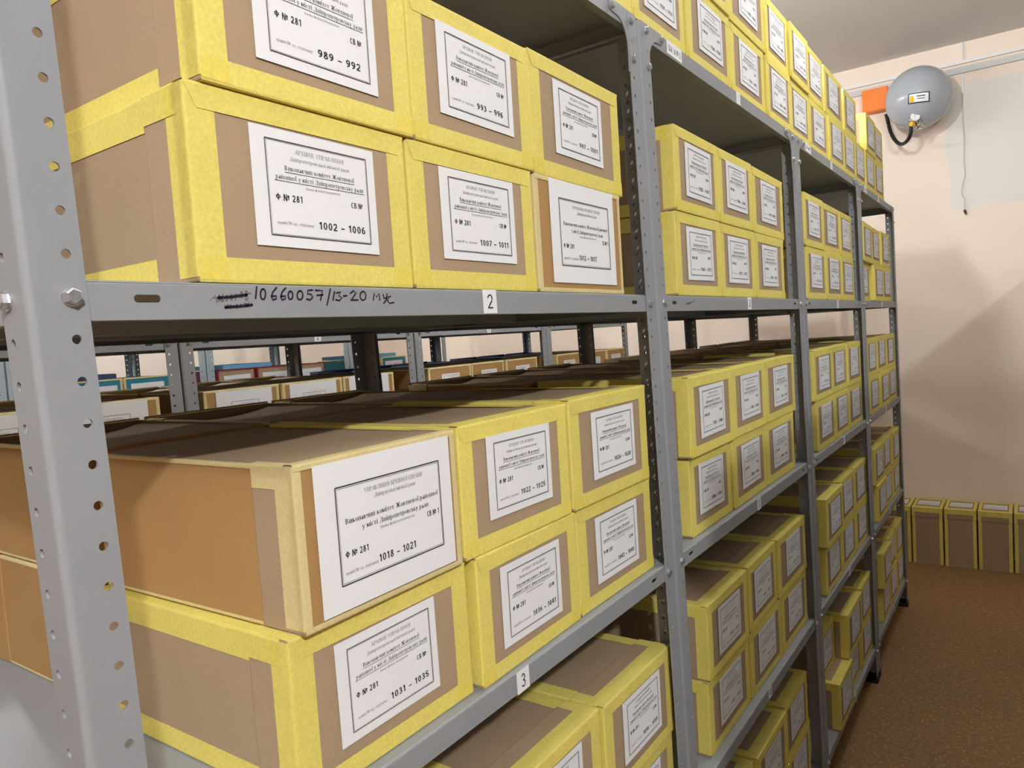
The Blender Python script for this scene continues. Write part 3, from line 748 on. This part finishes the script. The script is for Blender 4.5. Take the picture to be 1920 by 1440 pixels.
# ------------------------------------------------------------------ boxes of the front rack
GB = 'yellow-taped archive boxes on the front rack'
TOP = {k: S0[k] + 0.0146 for k in S0}
RH = BH + 0.0022
COLN = ['left', 'middle', 'right']
SHN = {1: 'top shelf', 2: 'second shelf', 3: 'third shelf', 4: 'fourth shelf', 5: 'bottom shelf'}
def fit(i, k, row, spans):
    """keep a row of boxes between the side flanges of its unit"""
    s = -0.040 * (S0[k] + row * RH - ZF); t = -0.040 * (S0[k] + (row + 1) * RH - ZF)
    lo = JX[i] + 0.008 + max(s, t); hi = JX[i + 1] - 0.008 + min(s, t)
    a, c = min(q[0] for q in spans), max(q[1] for q in spans)
    na, nc = max(a, lo), min(c, hi); f = (nc - na) / (c - a)
    return [(na + (q[0] - a) * f, na + (q[1] - a) * f) + tuple(q[2:]) for q in spans]
def yel(x0, x1, yf, k, row, label, number, yaw=0.0, hs=1.0, zadd=0.0, style='yellow'):
    z = TOP[k] + row * RH + zadd
    kind = 'kraft' if style == 'kraft' else 'yellow'
    return archive_box(style, x0, x1, yf, z, label, GB, number, yaw, form=kind, hs=hs)

def named(num, where, style='yellow'):
    return ('yellow-taped kraft box with label %s, %s' if style == 'yellow' else 'plain kraft box with large white label %s, %s') % (num, where)

near = [  # x0, x1, front y, shelf, row, numbers, yaw, board, height factor
    (0.104, 0.362, 0.008, 2, 0, '1002 – 1006', 0.0, 'yellow', 1.0),
    (0.367, 0.616, 0.008, 2, 0, '1007 – 1011', 0.0, 'yellow', 1.0),
    (0.622, 0.892, 0.01, 2, 0, '1012 – 1017', 0.012, 'kraft', 1.0),
    (0.119, 0.375, 0.004, 2, 1, '989 – 992', 0.0, 'yellow', 1.0),
    (0.38, 0.621, 0.006, 2, 1, '993 – 996', 0.0, 'yellow', 1.0),
    (0.627, 0.909, 0.012, 2, 1, '997 – 1001', 0.012, 'yellow', 1.04),
    (0.166, 0.429, 0.018, 3, 0, '1031 – 1035', 0.0, 'yellow', 1.0),
    (0.437, 0.687, 0.012, 3, 0, '1036 – 1041', 0.02, 'yellow', 1.0),
    (0.697, 0.963, 0.016, 3, 0, '1042 – 1045', 0.0, 'yellow', 1.0),
    (0.177, 0.416, 0.01, 3, 1, '1018 – 1021', 0.015, 'kraft', 0.985),
    (0.425, 0.678, 0.012, 3, 1, '1022 – 1025', 0.0, 'yellow', 1.0),
    (0.687, 0.956, 0.012, 3, 1, '1026 – 1030', 0.0, 'yellow', 1.02),
    (0.166, 0.439, 0.022, 4, 0, '1059 – 1063', 0.0, 'yellow', 1.0),
    (0.465, 0.738, 0.022, 4, 0, '1064 – 1067', 0.0, 'yellow', 1.0),
    (0.746, 1.013, 0.02, 4, 0, '1068 – 1072', 0.0, 'yellow', 1.0),
    (0.172, 0.443, 0.02, 4, 1, '1046 – 1050', 0.0, 'yellow', 1.0),
    (0.469, 0.737, 0.02, 4, 1, '1051 – 1055', 0.0, 'yellow', 1.0),
    (0.744, 1.01, 0.014, 4, 1, '1056 – 1058', 0.0, 'yellow', 1.0)]
for (x0, x1, yf, k, row, num, yaw, st, hs) in near:
    pos = '%s row of %s' % (('lower', 'upper')[row], SHN[k])
    yel(x0, x1, yf, k, row, named(num, pos, st), num, yaw, hs, 0.0, st)

far = {  # unit: shelf: lower and upper row of (x0, x1, front y, yaw)
    1: {2: [[(1.119, 1.374, 0.006, 0), (1.381, 1.632, 0.008, 0), (1.643, 1.927, 0.012, 0.012)], [(1.123, 1.377, 0.004, 0.01), (1.383, 1.627, 0.006, 0), (1.635, 1.944, 0.012, 0.018)]],
        3: [[(1.159, 1.411, 0.018, 0), (1.42, 1.69, 0.016, 0.008), (1.698, 1.98, 0.018, 0)], [(1.151, 1.42, 0.008, 0), (1.428, 1.688, 0.012, 0), (1.696, 2.008, 0.016, 0.01)]],
        4: [[(1.214, 1.493, 0.022, 0), (1.501, 1.78, 0.021, 0), (1.788, 2.069, 0.022, 0)], [(1.217, 1.49, 0.018, 0), (1.499, 1.75, 0.02, 0.01), (1.758, 2.065, 0.018, 0)]],
        5: [[(1.238, 1.515, 0.03, 0), (1.531, 1.813, 0.025, 0), (1.824, 2.072, 0.03, 0)], [(1.236, 1.51, 0.03, 0), (1.521, 1.79, 0.022, 0), (1.803, 2.062, 0.03, 0)]]},
    2: {2: [[(2.172, 2.442, 0.008, 0), (2.452, 2.702, 0.008, 0), (2.712, 2.955, 0.01, 0.01)], [(2.153, 2.416, 0.006, 0), (2.426, 2.718, 0.012, 0.008), (2.728, 2.96, 0.014, 0.012)]],
        3: [[(2.237, 2.513, 0.01, 0), (2.528, 2.773, 0.012, 0), (2.784, 3.064, 0.014, 0)], [(2.211, 2.49, 0.008, 0), (2.501, 2.759, 0.012, 0), (2.769, 3.037, 0.01, 0)]],
        4: [[(2.284, 2.557, 0.01, 0), (2.583, 2.85, 0.014, 0), (2.86, 3.142, 0.014, 0)], [(2.273, 2.544, 0.0, 0), (2.565, 2.829, 0.012, 0), (2.839, 3.113, 0.014, 0)]],
        5: [[(2.352, 2.615, -0.004, 0), (2.642, 2.942, 0.02, 0), (2.953, 3.236, 0.016, 0)], [(2.308, 2.569, 0.05, 0), (2.591, 2.904, 0.004, 0), (2.926, 3.206, 0.014, 0)]]},
    3: {2: [[(3.139, 3.387, 0.022, 0), (3.412, 3.664, 0.004, 0), (3.674, 3.926, 0.008, 0)], [(3.132, 3.388, 0.004, 0.03), (3.398, 3.643, 0.012, 0.02), (3.651, 3.902, 0.008, 0.01)]],
        3: [[(3.221, 3.464, 0.008, 0), (3.485, 3.748, 0.004, 0), (3.758, 4.01, 0.01, 0)], [(3.193, 3.439, 0.01, 0), (3.454, 3.716, 0.01, 0), (3.726, 4.016, 0.012, 0.01)]],
        4: [[(3.308, 3.578, 0.004, 0), (3.589, 3.858, 0.016, 0), (3.868, 4.147, 0.014, 0)], [(3.289, 3.557, 0.01, 0), (3.567, 3.829, 0.016, 0.01), (3.839, 4.111, 0.01, 0)]],
        5: [[(3.402, 3.678, 0.014, 0), (3.689, 3.965, 0.014, 0), (3.976, 4.262, 0.014, 0)], [(3.381, 3.656, 0.002, 0), (3.666, 3.935, 0.016, 0.02), (3.945, 4.224, 0.014, 0)]]}}
FIX = {(1, 2, 1): ['1155 – 1159', '1160 – 1164', '1165 – 1167'], (1, 2, 0): ['1168 – 1171', '1172 – 1177', '1178 – 1181'], (1, 3, 1): ['1182 – 1186', '1187 – 1190', '1191 – 1195'], (1, 3, 0): ['1196 – 1199', '1200 – 1204', '1205 – 1209']}
nxt = 1210
for i in (1, 2, 3):
    for k in (2, 3, 4, 5):
        for row in (1, 0):
            for c, (x0, x1, yf, yaw) in enumerate(fit(i, k, row, far[i][k][row])):
                if (i, k, row) in FIX: num = FIX[(i, k, row)][c]
                else:
                    n2 = nxt + rnd.choice((3, 4, 4, 5)); num = '%d – %d' % (nxt, n2); nxt = n2 + 1
                lab = 'yellow-taped kraft box, %s of %s row, %s of %s shelving unit' % (COLN[c], ('lower', 'upper')[row], SHN[k], NAMES[i])
                yel(x0, x1, yf, k, row, lab, num, yaw)
ORD = ['first', 'second', 'third', 'fourth', 'fifth', 'sixth', 'seventh', 'eighth', 'ninth', 'tenth', 'eleventh', 'twelfth', 'thirteenth']
low = [(0.722, 0.979), (0.986, 1.227), (1.246, 1.516), (1.528, 1.803), (1.813, 2.056), (2.064, 2.295), (2.302, 2.566), (2.575, 2.827), (2.836, 3.064), (3.074, 3.292), (3.302, 3.534), (3.544, 3.795)]
upr = [(0.974, 1.23), (1.238, 1.51), (1.518, 1.818), (1.838, 2.062), (2.07, 2.29), (2.298, 2.518), (2.544, 2.846), (2.885, 3.135), (3.143, 3.308), (3.327, 3.562), (3.572, 3.816)]
tn = ['1124 – 1128', '1129 – 1133', '1134 – 1138', '1139 – 1143', '1144 – 1148', '1149 – 1154'] + ['%d – %d' % (1300 + 5 * q, 1304 + 5 * q) for q in range(40)]
for q, (x0, x1) in enumerate(low):
    yel(x0, x1, 0.008 + rnd.uniform(-.003, .006), 1, 0, 'yellow-taped kraft box, %s from left in lower row along top shelf' % ORD[q], tn[q])
for q, (x0, x1) in enumerate(upr):
    yf = 0.008 + rnd.uniform(-.003, .006) + (0.11 if q == 8 else 0)
    yel(x0, x1, yf, 1, 1, ('yellow-taped kraft box pushed back, %s' if q == 8 else 'yellow-taped kraft box, %s') % ('%s from left in upper row along top shelf' % ORD[q]), tn[q + 14])

# rear boxes, fronts turned to the next aisle
GR = 'kraft boxes facing the next aisle'
def rear(x0, x1, k, row, label, style='open', yb=0.757, **kw):
    archive_box(style, x0, x1, yb, TOP[k] + row * RH, label, GR, None, back=True, **kw)
rx = {0: [(0.176, 0.434), (0.444, 0.707), (0.718, 0.97)], 1: [(1.139, 1.4), (1.411, 1.671), (1.692, 1.957)], 2: [(2.211, 2.465), (2.485, 2.739), (2.759, 3.011)], 3: [(3.203, 3.454), (3.475, 3.726), (3.746, 3.996)]}
for i in range(4):
    for k in (3, 4):
        for row in (0, 1):
            for c in range(3):
                a, b = fit(i, k, row, rx[i])[c]
                if k == 4 and (i > 1 or c == 0 and i == 0): continue
                st = 'open' if row == 1 and not (i == 2) else 'plain'
                if k == 4: st = 'yellow'
                lab = '%s box behind the front row, %s, %s row, %s of %s unit' % ('yellow-taped' if k == 4 else 'orange-brown kraft', COLN[c], ('lower', 'upper')[row], SHN[k], NAMES[i])
                rear(a, b, k, row, lab, st)
for row in (0, 1):
    rear(0.10, 0.35, 2, row, 'orange-brown kraft box behind the nearest post, %s row, second shelf' % ('lower', 'upper')[row], 'plain')

# ------------------------------------------------------------------ second rack across the next aisle
Y2, LIFT2 = 1.475, 0.0
J2 = [-0.090, 0.948, 1.955, 2.955, 3.900]
for i in range(4):
    shelving_unit(J2[i] + 0.003, J2[i + 1] - 0.003, Y2, 'grey shelving unit, %s from left in the rack across the next aisle' % ORD[i], 'grey shelving units of the second rack', lift=LIFT2, bolts='front', lean=0.015)
G2 = 'kraft boxes on the second rack'
r2x = [(0.052, 0.324), (0.334, 0.601), (0.611, 0.88), (1.021, 1.296), (1.306, 1.567), (1.578, 1.839), (2.038, 2.325), (2.336, 2.586), (2.597, 2.869), (3.072, 3.328), (3.339, 3.621), (3.642, 3.872)]
for q, (a, b) in enumerate(r2x):
    for row in (0, 1):
        z = TOP[3] + LIFT2 + row * RH
        sty = 'kraft'
        kw = dict(form='low') if q < 6 else dict(form='yellow', sheet=(0.12, 0.085))
        archive_box(sty, a, b, Y2 + 0.012 + 0.006 * (q % 2), z, 'kraft box with white label, %s from left in %s row of second rack' % (ORD[q], ('lower', 'upper')[row]), G2, None, **kw)
        archive_box(('navy' if q > 5 else 'open') if row else 'plain', a, b, Y2 + 0.757, z, '%s box behind the front row, %s from left, %s row, second rack' % ('navy' if q > 5 and row else 'brown', ORD[q], ('lower', 'upper')[row]), 'boxes at the back of the second rack', None, back=True)

# ------------------------------------------------------------------ third rack with coloured boxes
Y3, LIFT3 = 3.05, 0.03
J3 = [0.06, 1.08, 2.025, 3.04, 4.02]
for i in range(4):
    shelving_unit(J3[i] + 0.003, J3[i + 1] - 0.003, Y3, 'pale blue-grey shelving unit, %s from left in the third rack' % ORD[i], 'pale shelving units of the third rack', lift=LIFT3, paint='steel_blue_lit', bolts=None, lean=0.0)
r3 = [('teal', .55, .79), ('teal', .80, 1.045), ('teal', 1.11, 1.34), ('teal', 1.345, 1.575), ('teal', 1.585, 1.82), ('maroon', 2.09, 2.33), ('maroon', 2.345, 2.58), ('maroon', 2.60, 2.84), ('teal', 3.09, 3.33), ('teal', 3.34, 3.58)]
for q, (st, a, b) in enumerate(r3):
    for row in (0, 1):
        z = TOP[3] + LIFT3 + row * RH
        archive_box(st, a, b, Y3 + 0.012, z, '%s box with white label, %s from left in %s row of third rack' % (st, ORD[q], ('lower', 'upper')[row]), 'coloured boxes on the third rack', None, form='low', sheet=(0.17, 0.10))
# flat box lids lying on the coloured boxes
def lid(a, b, z, mat, label):
    mb = MB(); mb.box(a, b, Y3 + 0.03, Y3 + 0.36, z, z + 0.022); mb.box(a + 0.004, b - 0.004, Y3 + 0.034, Y3 + 0.356, z + 0.022, z + 0.0235)
    o = put('folder', mb.mesh('folder', M[mat])); tag(o, label, 'folder', 'folders lying on the third rack boxes')
zt = TOP[3] + LIFT3 + 2 * RH + 0.001
M['sky'] = material('sky_blue_board', srgb(110, 170, 205), 0.6)
lid(1.13, 1.33, zt, 'navy', 'navy folder lying on a teal box beside the nearest pale post')
lid(1.36, 1.56, zt, 'navy', 'navy folder lying on teal boxes, right of another')
lid(2.14, 2.46, zt, 'sky', 'sky blue folder lying on maroon boxes')
lid(3.12, 3.50, zt, 'sky', 'sky blue folder lying on teal boxes at the right')

# ------------------------------------------------------------------ the room
def slab(x0, x1, y0, y1, z0, z1, m):
    mb = MB(); mb.box(x0, x1, y0, y1, z0, z1); return mb.mesh('surface', M[m])
YN, YX, XN = -4.6, 4.4, -4.6
struct('floor', slab(XN - .2, 6.0, YN - .2, YX + .2, -0.1, 0, 'floor'))
struct('ceiling', slab(XN - .2, 6.0, YN - .2, YX + .2, CEIL, CEIL + 0.1, 'ceiling'))
WR = 0.0
WX = 5.17
struct('wall_end', slab(0, 0.1, YN, YX, 0, CEIL, 'wall_patch'), (WX, 0, 0), (0, 0, WR))
struct('wall_left', slab(XN, WX, YX, YX + 0.1, 0, CEIL, 'wall'))
struct('wall_right', slab(XN, WX, YN - 0.1, YN, 0, CEIL, 'wall_dimmed'))
struct('wall_back', slab(XN - 0.1, XN, YN, YX, 0, CEIL, 'wall_dimmed'))

def on_wall(y, z, depth=0.0):
    c, s = math.cos(WR), math.sin(WR)
    return (WX + (-depth) * c - y * s, (-depth) * s + y * c, z)

# lamps
lm = glow('lamp_glass', LAMP_COLOR, 1.0)
LAMP_AT = ['behind the added cabinets at the near end', 'over the camera aisle', 'beside the open end of the front rack', 'above the front rack', 'over the near part of the aisle behind the second rack',
           'over the far part of the aisle behind the second rack', 'behind the third rack, added to brighten the far wall', 'towards the end wall, added to brighten the far wall']
for i, (x, y, P) in enumerate(LAMPS):
    t = thing('ceiling_lamp', 'round white ceiling lamp hanging %s' % LAMP_AT[i], 'lamp', (x, y, CEIL - 0.20), 0, 'ceiling lamps')
    bs = MB(); bs.cyl((0, 0, 0.180), (0, 0, 1), 0.055, 0.02, 24); bs.cyl((0, 0, 0.05), (0, 0, 1), 0.016, 0.131, 12); put('lamp_base', bs.mesh('lamp_base', M['white_plastic']), t)
    bm = bmesh.new(); bmesh.ops.create_icosphere(bm, subdivisions=2, radius=0.055)
    me = bpy.data.meshes.new('lamp_globe'); bm.to_mesh(me); bm.free()
    g = glow('lamp_glow', LAMP_COLOR, P * 1.0)
    me.materials.append(g)
    put('lamp_globe', me, t)

# invented cabinets beyond the frame, added to shade the lower shelves and wall
for q in range(4):
    x0, x1 = 0.30 + q * 0.93, 1.21 + q * 0.93
    t = thing('light_blocking_cabinet', 'added cabinet out of view shading the lower shelves, %s from the camera' % ORD[q], 'cabinet', ((x0 + x1) / 2, -1.075, 0), 0, 'light-blocking cabinets added across the aisle')
    hw, top = (x1 - x0) / 2, 1.96
    mb = MB(); mb.box(-hw, hw, -0.27, 0.27, 0.06, top); mb.box(-hw + 0.03, hw - 0.03, -0.25, 0.24, 0, 0.06); put('blocker_body', mb.mesh('blocker_body', M['steel']), t)
    for s in (-1, 1):
        mb = MB(); mb.box(min(s * 0.003, s * (hw - 0.008)), max(s * 0.003, s * (hw - 0.008)), 0.271, 0.289, 0.08, top - 0.02)
        d = put('door', mb.mesh('door', M['steel']), t)
        mb = MB(); mb.box(s * 0.045 - 0.008, s * 0.045 + 0.008, 0.289, 0.312, 0.98, 1.12); put('handle', mb.mesh('handle', M['zinc']), d)

# cable trunking on the end wall
for (z, h, m, nm) in ((1.450, 0.023, 'white_plastic', 'upper thin white'), (1.395, 0.036, 'grey_plastic', 'lower wide pale grey')):
    mb = MB(); mb.box(-0.018, -0.002, -3.0, 3.9, 0, h)
    tag(put('cable_trunking', mb.mesh('cable_trunking', M[m]), None, on_wall(0, z + ZF), (0, 0, WR)), '%s cable trunking running across the end wall' % nm, 'cable trunking')
mb = MB(); mb.box(-0.012, 0, -0.006, 0.006, 1.475 + ZF, CEIL - 0.002); mb.box(-0.010, 0, -0.006, 0.006, 1.27 + ZF, 1.393 + ZF)
tag(put('cable_conduit', mb.mesh('cable_conduit', M['white_plastic']), None, on_wall(-0.256, 0), (0, 0, WR)), 'short upright white conduit crossing the trunking right of the grey sphere', 'conduit')
# loose cable hanging below
mb = MB()
hc = [(-0.006, 1.28), (-0.006, 1.13), (-0.009, 0.99), (-0.004, 0.87), (-0.010, 0.78), (0.006, 0.72), (0.012, 0.67), (0.004, 0.645), (-0.004, 0.635), (-0.003, 0.61), (-0.002, 0.565)]
mb.tube([(-0.008, y, z + ZF) for y, z in hc], 0.0028, 8)
cab = tag(put('hanging_cable', mb.mesh('hanging_cable', M['grey_plastic']), None, on_wall(-0.247, 0), (0, 0, WR)), 'loose thin cable hanging down the plaster patch with a black plug', 'cable')
mb = MB(); mb.cyl((-0.010, -0.002, 0.565 + ZF), (0, -0.3, -1), 0.007, 0.022, 12); mb.cyl((-0.010, -0.008, 0.543 + ZF), (0, -0.3, -1), 0.004, 0.008, 10)
put('plug', mb.mesh('plug', M['black']), cab)

# fire extinguishing module
SCX, SY, SZ, SR = 4.975, -0.036, 1.255 + ZF, 0.184
mod = thing('fire_extinguishing_module', 'grey spherical fire extinguishing module with gauge mounted on the end wall', 'fire extinguisher', (SCX, SY, SZ))
bm = bmesh.new(); bmesh.ops.create_uvsphere(bm, u_segments=64, v_segments=40, radius=SR)
for f in bm.faces: f.smooth = True
me = bpy.data.meshes.new('dome'); bm.to_mesh(me); bm.free(); me.materials.append(M['module_grey'])
put('dome', me, mod)
mb = MB(); mb.cyl((0.12, 0, 0), (1, 0, 0), 0.075, WX - SCX - 0.138, 28); put('wall_flange', mb.mesh('wall_flange', M['steel']), mod)
def sph_patch(cy, cz, w, h, r, tilt, n=8):
    pts = []
    for j in range(n + 1):
        for i in range(n + 1):
            a, b = (i / n - 0.5) * w, (j / n - 0.5) * h
            y = cy + a * math.cos(tilt) - b * math.sin(tilt); z = cz + a * math.sin(tilt) + b * math.cos(tilt)
            pts.append((-math.sqrt(max(1e-6, r * r - y * y - z * z)), y, z))
    return pts, [(j * (n + 1) + i, j * (n + 1) + i + 1, (j + 1) * (n + 1) + i + 1, (j + 1) * (n + 1) + i) for j in range(n) for i in range(n)]
for nm, w, h, r, mt in (('sticker_border', 0.112, 0.058, SR + 0.0012, 'black'), ('sticker', 0.100, 0.046, SR + 0.0022, 'dial')):
    mb = MB(); mb.add(*sph_patch(-0.018, -0.042, w, h, r, 0.06), 0, True); st = put(nm, mb.mesh(nm, M[mt]), mod)
mb = MB(); mb.add(*sph_patch(0.018, -0.044, 0.022, 0.034, SR + 0.003, 0.06), 0, True); put('sticker_mark', mb.mesh('sticker_mark', M['yellow_plastic']), st)
mb = MB(); mb.add(*sph_patch(-0.030, -0.034, 0.045, 0.006, SR + 0.003, 0.06), 0, True); mb.add(*sph_patch(-0.030, -0.048, 0.040, 0.004, SR + 0.003, 0.06), 0, True); put('sticker_print', mb.mesh('sticker_print', M['ink_grey']), st)
gp = Vector((-0.115, 0.016, -0.140))
gax = Vector((-0.86, -0.35, 0.12)).normalized()
mb = MB(); mb.cyl(gp, gax, 0.029, 0.022, 28); mb.cyl(gp - gax * 0.05, gax, 0.010, 0.052, 14); g = put('pressure_gauge', mb.mesh('pressure_gauge', M['chrome']), mod)
mb = MB(); mb.cyl(gp + gax * 0.0221, gax, 0.026, 0.001, 28); dl = put('dial', mb.mesh('dial', M['dial']), g)
mb = MB(); s_ = gax.cross(Vector((0, 0, 1))).normalized(); u_ = s_.cross(gax)
p0 = gp + gax * 0.0236
mb.quad(p0 - s_ * 0.0012, p0 + s_ * 0.0012, p0 + s_ * 0.004 + u_ * 0.018, p0 + s_ * 0.003 + u_ * 0.018); put('needle', mb.mesh('needle', M['black']), g)
mb = MB(); mb.cyl((-0.085, -0.005, -0.135), (-0.1, -0.1, -1), 0.020, 0.055, 18); mb.cyl((-0.088, -0.010, -0.188), (-0.1, -0.1, -1), 0.013, 0.016, 6); put('valve', mb.mesh('valve', M['chrome']), mod)
mb = MB(); mb.cyl((-0.103, 0.022, -0.176), (-0.8, 0.4, 0.1), 0.014, 0.022, 6); put('valve_cap', mb.mesh('valve_cap', M['yellow_plastic']), mod)
hp = [(0.115, .195, -.030), (0.110, .185, -.085), (0.085, .170, -.150), (0.050, .142, -.215), (0.010, .105, -.255), (-0.040, .068, -.255), (-0.075, .042, -.225), (-0.088, .034, -.175), (-0.092, .030, -.150)]
def smooth(P, n=6):
    P = [Vector(p) for p in P]; out = []
    for i in range(len(P) - 1):
        a, b, c, d = P[max(i - 1, 0)], P[i], P[i + 1], P[min(i + 2, len(P) - 1)]
        for k in range(n):
            t = k / n
            out.append(0.5 * ((2 * b) + (c - a) * t + (2 * a - 5 * b + 4 * c - d) * t * t + (3 * b - a - 3 * c + d) * t ** 3))
    return out + [P[-1]]
mb = MB(); mb.tube(smooth(hp), 0.011, 12); put('hose', mb.mesh('hose', M['rubber']), mod)
# orange junction box
mb = MB(); mb.box(-0.075, 0, -0.075, 0.075, 0, 0.142); mb.box(-0.082, -0.076, -0.071, 0.071, 0.004, 0.138)
tag(put('junction_box', mb.mesh('junction_box', M['orange']), None, on_wall(0.222, 1.262 + ZF), (0, 0, WR)), 'orange junction box on end wall left of the grey sphere', 'junction box')

# boxes standing upright along the end wall, labels facing up
GU = 'yellow-taped boxes standing on the floor along the end wall'
ub = [0.245, 0.066, -0.110, -0.287, -0.468, -0.65]
for q in range(5):
    yc = (ub[q] + ub[q + 1]) / 2; w = ub[q] - ub[q + 1] - 0.008
    L = 0.360
    wd = 0.262
    t = thing('archive_box', 'yellow-taped box standing on end by the end wall, %s from left' % ORD[q], 'archive box', on_wall(yc, L / 2, 0.008 + wd / 2 - 0.0), 0, GU)
    # label end up, top face to the room: local x -> wall direction, local y -> down, local z -> into the room
    t.rotation_euler = (Matrix.Rotation(WR, 3, 'Z') @ Matrix(((0, 0, -1), (1, 0, 0), (0, -1, 0)))).to_euler()
    t.scale = (w / BW, L / BL, wd / BH)
    t.location = on_wall(yc, L / 2, 0.008)
    for n, me in box_meshes('yellow').items(): put(n, me, t)
    lab = put('paper_label', sheet_mesh(0.18, 0.075), t, (0, -BL / 2 - 0.0016, BH / 2), (0, 0, 0))
    f = put('printed_form', printed_form('yellow', 0.150, 0.107), lab); f.scale = (0.18 / 0.15, 1, 0.075 / 0.107)
